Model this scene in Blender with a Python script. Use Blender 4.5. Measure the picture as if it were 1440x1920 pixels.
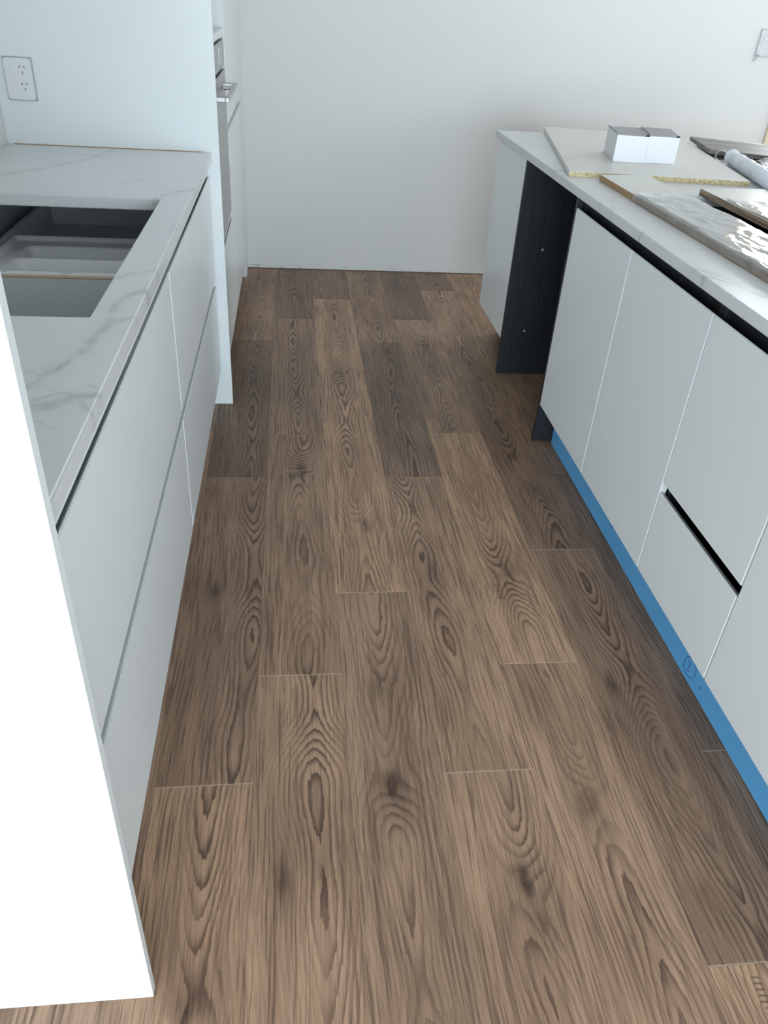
import bpy, bmesh, math, random
from mathutils import Vector, Matrix, noise as mnoise
random.seed(4)

# ------------------------------------------------------------------ clean
for o in list(bpy.data.objects):
    bpy.data.objects.remove(o, do_unlink=True)
scene = bpy.context.scene
COL = scene.collection

# ------------------------------------------------------------------ camera
cam_d = bpy.data.cameras.new('camera')
cam = bpy.data.objects.new('camera', cam_d)
COL.objects.link(cam)
scene.camera = cam
cam_d.sensor_fit = 'VERTICAL'
cam_d.sensor_height = 24.0
cam_d.lens = 1454.64 / 1920.0 * 24.0
cam_d.clip_start = 0.02
R_, U_, F_ = ((0.99321768, -0.10056200, 0.05836031),
              (0.00795657, 0.55954814, 0.82875966),
              (0.11599713, 0.82267440, -0.55655323))
cam.matrix_world = Matrix(((R_[0], U_[0], -F_[0], 0.2873),
                           (R_[1], U_[1], -F_[1], 0.0),
                           (R_[2], U_[2], -F_[2], 1.3793),
                           (0, 0, 0, 1)))

# ------------------------------------------------------------------ world and daylight
world = bpy.data.worlds.new('world')
scene.world = world
world.use_nodes = True
bg = world.node_tree.nodes['Background']
bg.inputs['Color'].default_value = (0.80, 0.90, 1.0, 1)
bg.inputs['Strength'].default_value = 0.8


def area(name, loc, rot, sx, sy, power, color):
    d = bpy.data.lights.new(name, 'AREA')
    d.shape = 'RECTANGLE'
    d.size, d.size_y, d.energy, d.color = sx, sy, power, color
    o = bpy.data.objects.new(name, d)
    o.location, o.rotation_euler = loc, rot
    COL.objects.link(o)
    return o


PI = math.pi
# daylight through the wide glazing at the far end of the open-plan room behind the photographer (faces +Y)
area('rear_glazing_offscreen', (0.50, -5.62, 1.15), (PI / 2, 0, 0), 7.4, 2.2, 330, (0.74, 0.895, 1.0))
# daylight through the glazed door whose frame shows at the right end of the end wall (faces -Y)
area('end_glazed_door_offscreen', (3.62, 4.70, 1.05), (-PI / 2, 0, 0), 1.1, 2.0, 40, (0.88, 0.95, 1.0))

scene.view_settings.view_transform = 'Standard'
scene.view_settings.look = 'None'
scene.view_settings.gamma = 1.0
scene.view_settings.use_curve_mapping = False
scene.view_settings.exposure = 0.8


# ------------------------------------------------------------------ node helper
class NT:
    def __init__(self, name):
        self.mat = bpy.data.materials.new(name)
        self.mat.use_nodes = True
        self.t = self.mat.node_tree
        self.b = self.t.nodes['Principled BSDF']
        self._tc = None

    def new(self, k):
        return self.t.nodes.new(k)

    def put(self, sock, v):
        if isinstance(v, bpy.types.NodeSocket):
            self.t.links.new(v, sock)
        else:
            sock.default_value = v

    def m(self, op, a, b=None, c=None):
        n = self.new('ShaderNodeMath')
        n.operation = op
        for i, v in enumerate((a, b, c)):
            if v is not None:
                self.put(n.inputs[i], v)
        return n.outputs[0]

    def add(self, a, b): return self.m('ADD', a, b)
    def sub(self, a, b): return self.m('SUBTRACT', a, b)
    def mul(self, a, b): return self.m('MULTIPLY', a, b)

    def sm(self, v, lo, hi, to0=0.0, to1=1.0):
        n = self.new('ShaderNodeMapRange')
        n.interpolation_type = 'SMOOTHSTEP'
        self.put(n.inputs['Value'], v)
        for k, x in (('From Min', lo), ('From Max', hi), ('To Min', to0), ('To Max', to1)):
            self.put(n.inputs[k], x)
        return n.outputs[0]

    def xyz(self):
        if self._tc is None:
            c = self.new('ShaderNodeTexCoord')
            s = self.new('ShaderNodeSeparateXYZ')
            self.t.links.new(c.outputs['Object'], s.inputs[0])
            self._tc = (s.outputs[0], s.outputs[1], s.outputs[2], c.outputs['Object'])
        return self._tc

    def comb(self, x, y, z):
        n = self.new('ShaderNodeCombineXYZ')
        for i, v in enumerate((x, y, z)):
            self.put(n.inputs[i], v)
        return n.outputs[0]

    def noise(self, vec, scale=1.0, detail=2.0, rough=0.5):
        n = self.new('ShaderNodeTexNoise')
        self.put(n.inputs['Vector'], vec)
        n.inputs['Scale'].default_value = scale
        n.inputs['Detail'].default_value = detail
        n.inputs['Roughness'].default_value = rough
        return n.outputs['Fac']

    def mix(self, f, a, b, mode='MIX'):
        n = self.new('ShaderNodeMix')
        n.data_type = 'RGBA'
        n.blend_type = mode
        self.put(n.inputs[0], f)
        for i, v in ((6, a), (7, b)):
            self.put(n.inputs[i], v if isinstance(v, bpy.types.NodeSocket) else (*v, 1) if len(v) == 3 else v)
        return n.outputs[2]

    def attr(self, name):
        n = self.new('ShaderNodeAttribute')
        n.attribute_type = 'OBJECT'
        n.attribute_name = name
        return n.outputs['Fac']

    def bump(self, h, strength=0.2, dist=0.001):
        n = self.new('ShaderNodeBump')
        n.inputs['Strength'].default_value = strength
        n.inputs['Distance'].default_value = dist
        self.put(n.inputs['Height'], h)
        self.t.links.new(n.outputs[0], self.b.inputs['Normal'])

    def set(self, **k):
        for kk, v in k.items():
            s = self.b.inputs[kk.replace('_', ' ')]
            if isinstance(v, tuple) and len(v) == 3:
                v = (*v, 1)
            self.put(s, v)
        return self.mat


MAT = {}


def plain(name, col, rough=0.5, spec=0.5, metal=0.0, var=0.03, scale=9.0, bump=0.0, bscale=250.0):
    n = NT(name)
    x, y, z, o = n.xyz()
    f = n.noise(o, scale, 3)
    c = n.mix(f, tuple(v * (1 - var) for v in col), tuple(min(1, v * (1 + var)) for v in col))
    n.set(Base_Color=c, Roughness=rough, Metallic=metal)
    n.b.inputs['Specular IOR Level'].default_value = spec
    if bump:
        n.bump(n.noise(o, bscale, 3), bump, 0.0006)
    MAT[name] = n.mat
    return n.mat


plain('cabinet_white', (0.82, 0.85, 0.855), 0.30, 0.5, var=0.012, scale=3)
plain('gable_white', (0.82, 0.85, 0.855), 0.28, 0.5, var=0.012, scale=3)
plain('carcass_white', (0.70, 0.73, 0.73), 0.5)
plain('tower_white', (0.82, 0.85, 0.855), 0.28, 0.5, var=0.012, scale=3)
plain('wall_paint', (0.76, 0.755, 0.735), 0.75, 0.3, var=0.012, scale=1.3, bump=0.12, bscale=420)
plain('ceiling_paint', (0.86, 0.86, 0.85), 0.8, 0.2)
plain('black_board', (0.012, 0.013, 0.016), 0.42, 0.4, var=0.3, scale=30)
plain('blue_film', (0.13, 0.44, 0.80), 0.38, 0.5, var=0.08, scale=14)
plain('ink_blue', (0.01, 0.05, 0.25), 0.5)
plain('plastic_white', (0.80, 0.80, 0.83), 0.30, 0.5, var=0.01)
plain('plastic_tray', (0.80, 0.82, 0.83), 0.25, 0.5, var=0.01)
plain('seam_grey', (0.42, 0.43, 0.44), 0.6)
plain('slot_dark', (0.06, 0.06, 0.065), 0.6)
plain('stainless', (0.42, 0.42, 0.42), 0.35, 0.5, metal=0.75, var=0.04, scale=40)
plain('handle_steel', (0.50, 0.49, 0.49), 0.32, 0.5, metal=0.7)
plain('chrome', (0.85, 0.84, 0.8), 0.08, 0.5, metal=1.0, var=0.0)
plain('oven_black', (0.015, 0.015, 0.015), 0.25)
plain('tan_edge', (0.42, 0.27, 0.15), 0.6, 0.3, var=0.12, scale=25)
plain('raw_tan', (0.45, 0.34, 0.24), 0.7, 0.2, var=0.1, scale=40)
plain('card_white', (0.82, 0.82, 0.84), 0.55, 0.3, var=0.01)
plain('card_grey', (0.30, 0.30, 0.32), 0.7, 0.2)
plain('board_white', (0.72, 0.71, 0.67), 0.38, 0.45, var=0.02, scale=12)
plain('pipe_white', (0.78, 0.82, 0.88), 0.35, 0.5, var=0.02)
plain('cream_wood', (0.78, 0.68, 0.50), 0.5)
plain('drawer_grey', (0.80, 0.82, 0.82), 0.4)
plain('plaster_rough', (0.72, 0.72, 0.71), 0.9, 0.1)


def mk_wood():
    n = NT('oak_plank')
    x, y, z, o = n.xyz()
    A = {k: n.attr(k) for k in ('seed', 'u0', 'tone', 'warm', 'k1x', 'k1y', 'k1s', 'k2x', 'k2y', 'k2s', 'cath', 'hx', 'hy', 'hs')}
    s = n.mul(A['seed'], 7.31)
    wob = n.mul(n.sub(n.noise(n.comb(0.3, n.mul(y, 1.5), s), 1, 1.5), 0.5), 0.085)
    du = n.add(n.sub(x, A['u0']), wob)

    def knot(kx, ky, ks):
        dx = n.sub(x, A[kx])
        dy = n.mul(n.sub(y, A[ky]), 0.40)
        d2 = n.add(n.mul(dx, dx), n.mul(dy, dy))
        wide = n.mul(n.m('POWER', 2.71828, n.mul(d2, -1 / (0.040 ** 2))), A[ks])
        core = n.mul(n.m('POWER', 2.71828, n.mul(d2, -1 / (0.0135 ** 2))), A[ks])
        return wide, core
    w1, c1 = knot('k1x', 'k1y', 'k1s')
    w2, c2 = knot('k2x', 'k2y', 'k2s')
    # growth-ring field: a saddle that rises along the board and away from its heart line -> nested arches
    lowa = n.noise(n.comb(0.7, n.mul(y, 1.9), n.add(s, 3.0)), 1, 1.0)
    lowb = n.noise(n.comb(n.mul(x, 9.0), n.mul(y, 2.6), n.add(s, 31.0)), 1, 1.0)
    rag = n.mul(n.sub(n.noise(n.comb(n.mul(x, 190), n.mul(y, 24), s), 1, 2.0), 0.5), 0.55)
    bend = n.mul(n.sub(n.noise(n.comb(n.mul(x, 34), n.mul(y, 9), n.add(s, 21)), 1, 2.0), 0.5), 0.55)
    side = n.m('SQRT', n.add(n.mul(du, du), 0.00022))
    field = n.add(n.mul(lowa, n.mul(A['cath'], 17.0)), n.add(n.mul(lowb, 4.0), n.mul(side, 88.0)))
    field = n.add(field, n.mul(n.add(w1, w2), 3.4))
    field = n.add(n.add(field, rag), bend)
    t = n.m('FRACT', field)
    ring = n.mul(n.sm(t, 0.30, 0.93), n.sm(t, 0.93, 1.0, 1.0, 0.0))
    cen = n.m('POWER', 2.71828, n.mul(n.mul(du, du), -1 / (0.046 ** 2)))
    amp = n.sm(n.noise(n.comb(n.mul(x, 8), n.mul(y, 2.4), n.add(s, 9)), 1, 2.0), 0.32, 0.58, 0.25, 1.0)
    amp = n.mul(amp, n.m('MULTIPLY_ADD', cen, 0.80, 0.20))
    pores = n.sm(n.noise(n.comb(n.mul(x, 420), n.mul(y, 9), n.add(s, 1)), 1, 2.0, 0.6), 0.50, 0.66)
    lx = n.mul(n.add(x, n.mul(wob, 0.7)), 205)
    lines = n.sm(n.noise(n.comb(lx, n.mul(y, 5.0), n.add(s, 17)), 1, 2.5, 0.6), 0.51, 0.61)
    lines = n.mul(lines, n.m('MULTIPLY_ADD', cen, -0.70, 1.0))
    streak = n.noise(n.comb(n.mul(x, 45), n.mul(y, 1.4), n.add(s, 5)), 1, 3.0)
    cloud = n.noise(n.comb(n.mul(x, 9), n.mul(y, 2.6), n.add(s, 13)), 1, 2.0)
    light = n.mix(A['warm'], (0.442, 0.284, 0.195), (0.570, 0.355, 0.221))
    mid = n.mix(A['warm'], (0.296, 0.187, 0.127), (0.403, 0.243, 0.152))
    base = n.mix(n.sm(n.add(n.mul(cloud, 0.6), n.mul(streak, 0.4)), 0.36, 0.64), light, mid)
    col = n.mix(n.mul(n.mul(ring, amp), 0.92), base, (0.084, 0.046, 0.031))
    col = n.mix(n.mul(lines, 0.66), col, (0.115, 0.067, 0.045))
    col = n.mix(n.mul(pores, 0.34), col, (0.122, 0.072, 0.050))
    kd = n.m('MINIMUM', n.add(n.mul(n.add(w1, w2), 0.26), n.mul(n.add(c1, c2), 0.75)), 0.92)
    kd = n.mul(kd, n.sm(n.noise(n.comb(n.mul(x, 60), n.mul(y, 26), s), 1, 3), 0.25, 0.6, 0.40, 1.0))
    col = n.mix(kd, col, (0.049, 0.028, 0.020))
    # short cross-cut saw marks beside some knots
    hdx, hdy = n.sub(x, A['hx']), n.sub(y, A['hy'])
    hx_ = n.add(n.m('ABSOLUTE', hdx), n.mul(n.sub(n.noise(n.comb(3.0, n.mul(y, 120), s), 1, 1), 0.5), 0.022))
    hat = n.mul(n.sm(hx_, 0.006, 0.010, 1.0, 0.0), n.sm(n.m('ABSOLUTE', hdy), 0.030, 0.036, 1.0, 0.0))
    hat = n.mul(hat, n.sm(n.m('SINE', n.add(n.mul(y, 640), n.mul(x, 60))), 0.25, 0.75))
    col = n.mix(n.mul(n.mul(hat, A['hs']), 0.75), col, (0.04, 0.024, 0.018))
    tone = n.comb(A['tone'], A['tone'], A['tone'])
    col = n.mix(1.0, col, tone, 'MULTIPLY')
    rough = n.sm(pores, 0.0, 1.0, 0.40, 0.55)
    n.set(Base_Color=col, Roughness=rough)
    n.b.inputs['Specular IOR Level'].default_value = 0.35
    n.bump(n.sub(n.mul(ring, -0.25), pores), 0.22, 0.0005)
    MAT['oak_plank'] = n.mat


mk_wood()


def mk_marble(name, veins, base=(0.70, 0.71, 0.715), rough=0.2, k=0.62):
    n = NT(name)
    x, y, z, o = n.xyz()
    wx = n.mul(n.sub(n.noise(o, 16, 3), 0.5), 0.035)
    wy = n.mul(n.sub(n.noise(n.comb(n.add(x, 5.0), y, z), 13, 3), 0.5), 0.045)
    px, py = n.add(x, wx), n.add(y, wy)
    tot = None
    brk = n.sm(n.noise(o, 22, 3), 0.30, 0.62, 0.25, 1.0)
    for pts, w, st in veins:
        for (ax, ay), (bx, by) in zip(pts[:-1], pts[1:]):
            ux, uy = bx - ax, by - ay
            L2 = ux * ux + uy * uy
            pax, pay = n.sub(px, ax), n.sub(py, ay)
            h = n.m('MULTIPLY_ADD', pax, ux / L2, n.mul(pay, uy / L2))
            h = n.m('MINIMUM', n.m('MAXIMUM', h, 0.0), 1.0)
            dx = n.sub(pax, n.mul(h, ux))
            dy = n.sub(pay, n.mul(h, uy))
            d = n.m('SQRT', n.add(n.mul(dx, dx), n.mul(dy, dy)))
            v = n.add(n.sm(d, 0.0, w * 1.15, st * k, 0.0), n.sm(d, 0.0, w * 4.0, st * 0.25 * k, 0.0))
            tot = v if tot is None else n.m('MAXIMUM', tot, v)
    tot = n.mul(tot, brk)
    fine = n.noise(n.comb(n.mul(px, 1.0), n.mul(py, 0.8), z), 7, 4, 0.6)
    fine = n.sm(n.m('ABSOLUTE', n.sub(fine, 0.5)), 0.0, 0.016, 0.22, 0.0)
    fine = n.mul(fine, n.sm(n.noise(o, 4.5, 2), 0.48, 0.66))
    cloud = n.sm(n.noise(o, 5, 3), 0.4, 0.75, 0.0, 0.10)
    c = n.mix(cloud, base, (0.62, 0.63, 0.64))
    c = n.mix(n.m('MINIMUM', n.add(tot, fine), 0.9), c, (0.36, 0.365, 0.375))
    n.set(Base_Color=c, Roughness=rough)
    n.b.inputs['Specular IOR Level'].default_value = 0.3
    MAT[name] = n.mat


mk_marble('marble_sink_bench', [
    (((-0.60, 2.25), (-0.491, 2.333), (-0.418, 2.422), (-0.334, 2.57), (-0.273, 2.785)), 0.012, 0.55),
    (((-0.50, 2.50), (-0.466, 2.555), (-0.400, 2.658), (-0.325, 2.677)), 0.006, 0.35),
    (((-0.06, 2.13), (-0.013, 2.211), (0.035, 2.271)), 0.012, 0.55),
    (((-0.17, 2.27), (-0.118, 2.36)), 0.007, 0.4),
    (((-0.05, 1.46), (-0.011, 1.513), (0.035, 1.533)), 0.008, 0.6),
    (((0.035, 1.42), (-0.001, 1.375), (-0.014, 1.339), (-0.009, 1.287), (-0.008, 1.238),
      (-0.023, 1.149), (-0.043, 1.069), (-0.067, 0.998), (-0.14, 0.86)), 0.012, 0.75),
    (((0.035, 1.295), (0.002, 1.251), (-0.016, 1.192)), 0.008, 0.6),
    (((-0.16, 0.90), (-0.05, 0.934), (-0.021, 0.950), (0.0, 0.974), (0.035, 0.987)), 0.013, 0.75),
    (((-0.048, 0.955), (-0.015, 0.985), (0.033, 0.93)), 0.006, 0.45),
    (((-0.03, 0.905), (-0.007, 0.883)), 0.004, 0.5),
    (((0.012, 1.012), (0.022, 1.004)), 0.004, 0.7)])
mk_marble('marble_island', [
    (((1.15, 2.765), (1.20, 2.755), (1.30, 2.80), (1.5, 2.78)), 0.018, 0.6),
    (((1.15, 1.665), (1.181, 1.660), (1.21, 1.592), (1.28, 1.50)), 0.014, 0.55),
    (((1.15, 1.60), (1.19, 1.585), (1.225, 1.54), (1.26, 1.40)), 0.010, 0.65),
    (((1.15, 2.16), (1.18, 2.19), (1.245, 2.366), (1.35, 2.42)), 0.006, 0.4),
    (((1.15, 1.955), (1.18, 1.96)), 0.005, 0.7),
    (((1.15, 2.27), (1.18, 2.275)), 0.005, 0.5),
    (((1.21, 3.35), (1.30, 3.15), (1.33, 3.0)), 0.010, 0.3),
    (((1.9, 3.2), (2.1, 2.9), (2.3, 2.8)), 0.012, 0.5)], rough=0.36, k=0.8)


def mk_chip():
    n = NT('particle_board')
    x, y, z, o = n.xyz()
    v = n.new('ShaderNodeTexVoronoi')
    n.put(v.inputs['Vector'], o)
    v.inputs['Scale'].default_value = 190
    f = n.sm(n.noise(o, 120, 3), 0.3, 0.7)
    c = n.mix(f, (0.36, 0.27, 0.13), (0.66, 0.54, 0.32))
    c = n.mix(n.sm(v.outputs['Distance'], 0.3, 0.8, 0.0, 0.6), c, (0.78, 0.70, 0.48))
    n.set(Base_Color=c, Roughness=0.8)
    MAT['particle_board'] = n.mat
    g = NT('grey_oak_board')
    x, y, z, o = g.xyz()
    a = g.noise(g.comb(g.mul(x, 4), g.mul(y, 45), g.mul(z, 45)), 1, 4, 0.6)
    b = g.noise(g.comb(g.mul(x, 2), g.mul(y, 12), z), 1, 2)
    c = g.mix(g.sm(g.add(g.mul(a, 0.6), g.mul(b, 0.4)), 0.36, 0.62), (0.27, 0.245, 0.22), (0.11, 0.095, 0.082))
    g.set(Base_Color=c, Roughness=0.5)
    MAT['grey_oak_board'] = g.mat
    g = NT('brown_grain_edge')
    x, y, z, o = g.xyz()
    a = g.noise(g.comb(g.mul(x, 40), g.mul(y, 5), g.mul(z, 130)), 1, 4, 0.6)
    c = g.mix(g.sm(a, 0.36, 0.64), (0.40, 0.29, 0.19), (0.17, 0.115, 0.08))
    g.set(Base_Color=c, Roughness=0.55)
    MAT['brown_grain_edge'] = g.mat
    g = NT('black_grain')
    x, y, z, o = g.xyz()
    a = g.noise(g.comb(g.mul(x, 190), g.mul(y, 190), g.mul(z, 4)), 1, 3, 0.6)
    c = g.mix(g.sm(a, 0.36, 0.64), (0.0125, 0.0135, 0.017), (0.024, 0.026, 0.031))
    g.set(Base_Color=c, Roughness=0.45)
    g.b.inputs['Specular IOR Level'].default_value = 0.4
    MAT['black_grain'] = g.mat


mk_chip()


def mk_film(name, haze):
    n = NT(name)
    x, y, z, o = n.xyz()
    t = n.t
    out = t.nodes['Material Output']
    tr = n.new('ShaderNodeBsdfTransparent')
    gl = n.new('ShaderNodeBsdfGlossy')
    gl.inputs['Roughness'].default_value = 0.10
    df = n.new('ShaderNodeBsdfDiffuse')
    df.inputs['Color'].default_value = (0.8, 0.82, 0.83, 1)
    bp = n.new('ShaderNodeBump')
    bp.inputs['Strength'].default_value = 0.6
    bp.inputs['Distance'].default_value = 0.004
    n.put(bp.inputs['Height'], n.noise(n.comb(n.mul(x, 30), n.mul(y, 18), z), 1.0, 4))
    t.links.new(bp.outputs[0], gl.inputs['Normal'])
    m1 = n.new('ShaderNodeMixShader')
    n.put(m1.inputs[0], n.sm(n.noise(o, 30, 3), 0.4, 0.8, haze * 0.4, haze))
    t.links.new(tr.outputs[0], m1.inputs[1])
    t.links.new(df.outputs[0], m1.inputs[2])
    lw = n.new('ShaderNodeFresnel')
    lw.inputs['IOR'].default_value = 1.5
    t.links.new(bp.outputs[0], lw.inputs['Normal'])
    m2 = n.new('ShaderNodeMixShader')
    n.put(m2.inputs[0], n.m('MINIMUM', n.m('MULTIPLY_ADD', lw.outputs[0], 1.6, 0.03), 1.0))
    t.links.new(m1.outputs[0], m2.inputs[1])
    t.links.new(gl.outputs[0], m2.inputs[2])
    t.links.new(m2.outputs[0], out.inputs['Surface'])
    MAT[name] = n.mat


mk_film('clear_film', 0.28)
mk_film('clear_bag', 0.45)


# ------------------------------------------------------------------ mesh helpers
def bm_box(bm, x0, x1, y0, y1, z0, z1):
    v = [bm.verts.new(p) for p in ((x0, y0, z0), (x1, y0, z0), (x1, y1, z0), (x0, y1, z0),
                                   (x0, y0, z1), (x1, y0, z1), (x1, y1, z1), (x0, y1, z1))]
    for f in ((0, 3, 2, 1), (4, 5, 6, 7), (0, 1, 5, 4), (1, 2, 6, 5), (2, 3, 7, 6), (3, 0, 4, 7)):
        bm.faces.new([v[i] for i in f])


def bm_prism(bm, poly, axis, a0, a1):
    """extrude a 2D polygon along an axis; poly is (x,z) for 'Y', (y,z) for 'X', (x,y) for 'Z'"""
    def P(p, a):
        return {'Y': (p[0], a, p[1]), 'X': (a, p[0], p[1]), 'Z': (p[0], p[1], a)}[axis]
    lo = [bm.verts.new(P(p, a0)) for p in poly]
    hi = [bm.verts.new(P(p, a1)) for p in poly]
    k = len(poly)
    bm.faces.new(lo)
    bm.faces.new(hi[::-1])
    for i in range(k):
        bm.faces.new((lo[i], hi[i], hi[(i + 1) % k], lo[(i + 1) % k]))


def link(name, bm, mat, parent=None, bevel=0.0, seg=1, smooth=False):
    bmesh.ops.recalc_face_normals(bm, faces=bm.faces)
    if bevel:
        bmesh.ops.bevel(bm, geom=[e for e in bm.edges], offset=bevel, segments=seg, affect='EDGES', clamp_overlap=True)
    if smooth:
        for f in bm.faces:
            f.smooth = True
    me = bpy.data.meshes.new(name)
    bm.to_mesh(me)
    bm.free()
    me.materials.append(MAT[mat])
    o = bpy.data.objects.new(name, me)
    COL.objects.link(o)
    if parent is not None:
        o.parent = parent
        o.matrix_parent_inverse = parent.matrix_basis.inverted() if parent.parent is None else Matrix()
        if parent.parent is not None:
            o.matrix_parent_inverse = (parent.parent.matrix_basis @ parent.matrix_parent_inverse @ parent.matrix_basis).inverted()
    return o


def boxes(name, lst, mat, parent=None, bevel=0.0008):
    bm = bmesh.new()
    for b in lst:
        bm_box(bm, *b)
    return link(name, bm, mat, parent, bevel)


def prism(name, poly, axis, a0, a1, mat, parent=None, bevel=0.0008):
    bm = bmesh.new()
    bm_prism(bm, poly, axis, a0, a1)
    return link(name, bm, mat, parent, bevel)


def tag(o, label, cat, group=None):
    o['label'] = label
    o['category'] = cat
    if group:
        o['group'] = group
    return o


def thing(name, label, cat, loc, rz=0.0, group=None):
    o = bpy.data.objects.new(name, None)
    o.empty_display_size = 0.05
    o.location = loc
    o.rotation_euler = (0, 0, rz)
    COL.objects.link(o)
    o.matrix_basis  # evaluated lazily
    return tag(o, label, cat, group)


def struct(o):
    o['kind'] = 'structure'
    return o


def rrect(cx, cy, w, h, r, k=5):
    pts = []
    for sx, sy, a0 in ((1, 1, 0), (-1, 1, 90), (-1, -1, 180), (1, -1, 270)):
        for i in range(k + 1):
            a = math.radians(a0 + 90 * i / k)
            pts.append((cx + sx * (w / 2 - r) + r * math.cos(a), cy + sy * (h / 2 - r) + r * math.sin(a)))
    return pts


def tube(bm, pts, r, k=10, radii=None, caps=True):
    rings = []
    n = len(pts)
    for i, p in enumerate(pts):
        p = Vector(p)
        t = (Vector(pts[min(i + 1, n - 1)]) - Vector(pts[max(i - 1, 0)])).normalized()
        up = Vector((0, 0, 1)) if abs(t.z) < 0.9 else Vector((1, 0, 0))
        a = t.cross(up).normalized()
        b = t.cross(a).normalized()
        rr = radii[i] if radii else r
        rings.append([bm.verts.new(p + (a * math.cos(2 * PI * j / k) + b * math.sin(2 * PI * j / k)) * rr) for j in range(k)])
    for q, w in zip(rings[:-1], rings[1:]):
        for j in range(k):
            bm.faces.new((q[j], q[(j + 1) % k], w[(j + 1) % k], w[j]))
    if caps:
        bm.faces.new(rings[0])
        bm.faces.new(rings[-1][::-1])


# ------------------------------------------------------------------ room shell
YB = 4.585           # end wall
XL = -0.605          # wall behind the sink bench
XR, XLL, YR, ZC = 4.6, -3.6, -5.5, 2.55
plain('core_tan', (0.72, 0.60, 0.46), 0.8, 0.2)

floor = struct(boxes('floor', [(XLL - 0.1, XR + 0.1, YR - 0.1, YB + 0.2, -0.12, -0.0012)], 'core_tan', bevel=0))

PW, PL = 0.2, 1.2145
OFF = {0: 1.038, 1: 1.341, 2: 1.644, 3: 1.040, 4: 1.356, 5: 1.828, 6: 1.066}
# plank look: (row, index) -> tone, warm, cathedral centre u (world x), cathedral strength, knots (world x, world y, strength)
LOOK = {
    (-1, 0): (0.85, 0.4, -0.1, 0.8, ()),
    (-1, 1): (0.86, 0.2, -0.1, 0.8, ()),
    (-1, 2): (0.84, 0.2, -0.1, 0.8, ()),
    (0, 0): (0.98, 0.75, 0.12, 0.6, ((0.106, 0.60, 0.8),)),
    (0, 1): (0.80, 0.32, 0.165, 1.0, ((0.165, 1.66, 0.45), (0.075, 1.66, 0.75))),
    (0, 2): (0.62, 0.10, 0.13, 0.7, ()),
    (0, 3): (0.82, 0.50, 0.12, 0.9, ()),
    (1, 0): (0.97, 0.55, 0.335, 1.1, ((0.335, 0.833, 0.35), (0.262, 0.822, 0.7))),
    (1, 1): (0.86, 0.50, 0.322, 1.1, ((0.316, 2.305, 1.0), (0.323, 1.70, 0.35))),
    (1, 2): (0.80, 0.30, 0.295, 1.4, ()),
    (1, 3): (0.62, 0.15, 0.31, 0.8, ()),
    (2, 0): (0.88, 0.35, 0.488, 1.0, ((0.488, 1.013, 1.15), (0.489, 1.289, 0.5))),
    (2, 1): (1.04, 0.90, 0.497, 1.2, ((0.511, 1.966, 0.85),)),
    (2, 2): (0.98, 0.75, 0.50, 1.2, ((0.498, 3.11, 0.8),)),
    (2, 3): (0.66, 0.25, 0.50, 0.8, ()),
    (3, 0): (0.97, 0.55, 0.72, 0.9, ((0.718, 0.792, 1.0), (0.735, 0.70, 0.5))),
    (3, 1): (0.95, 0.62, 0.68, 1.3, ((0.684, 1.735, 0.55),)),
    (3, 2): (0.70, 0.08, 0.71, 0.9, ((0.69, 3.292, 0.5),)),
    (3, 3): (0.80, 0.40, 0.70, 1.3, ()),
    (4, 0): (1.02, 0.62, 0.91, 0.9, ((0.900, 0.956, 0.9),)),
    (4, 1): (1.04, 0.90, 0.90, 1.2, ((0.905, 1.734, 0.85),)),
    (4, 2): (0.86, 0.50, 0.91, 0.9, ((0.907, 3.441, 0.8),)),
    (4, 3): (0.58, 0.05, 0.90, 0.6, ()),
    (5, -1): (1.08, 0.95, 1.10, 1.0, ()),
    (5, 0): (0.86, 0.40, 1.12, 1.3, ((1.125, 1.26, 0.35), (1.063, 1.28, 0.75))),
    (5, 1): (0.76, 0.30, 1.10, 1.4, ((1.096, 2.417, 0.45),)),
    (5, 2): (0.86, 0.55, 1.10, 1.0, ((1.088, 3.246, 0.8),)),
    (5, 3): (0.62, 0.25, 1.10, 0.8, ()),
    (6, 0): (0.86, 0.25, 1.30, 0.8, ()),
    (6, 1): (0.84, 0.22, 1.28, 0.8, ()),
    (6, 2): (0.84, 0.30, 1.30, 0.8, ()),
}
HATCH = {(2, 1): (0.466, 1.872, 1.0), (4, 1): (0.861, 1.636, 1.0), (2, 2): (0.463, 3.03, 0.6), (5, -1): (1.075, 0.56, 0.8)}
rnd = random.Random(11)
mesh_cache = {}
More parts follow.
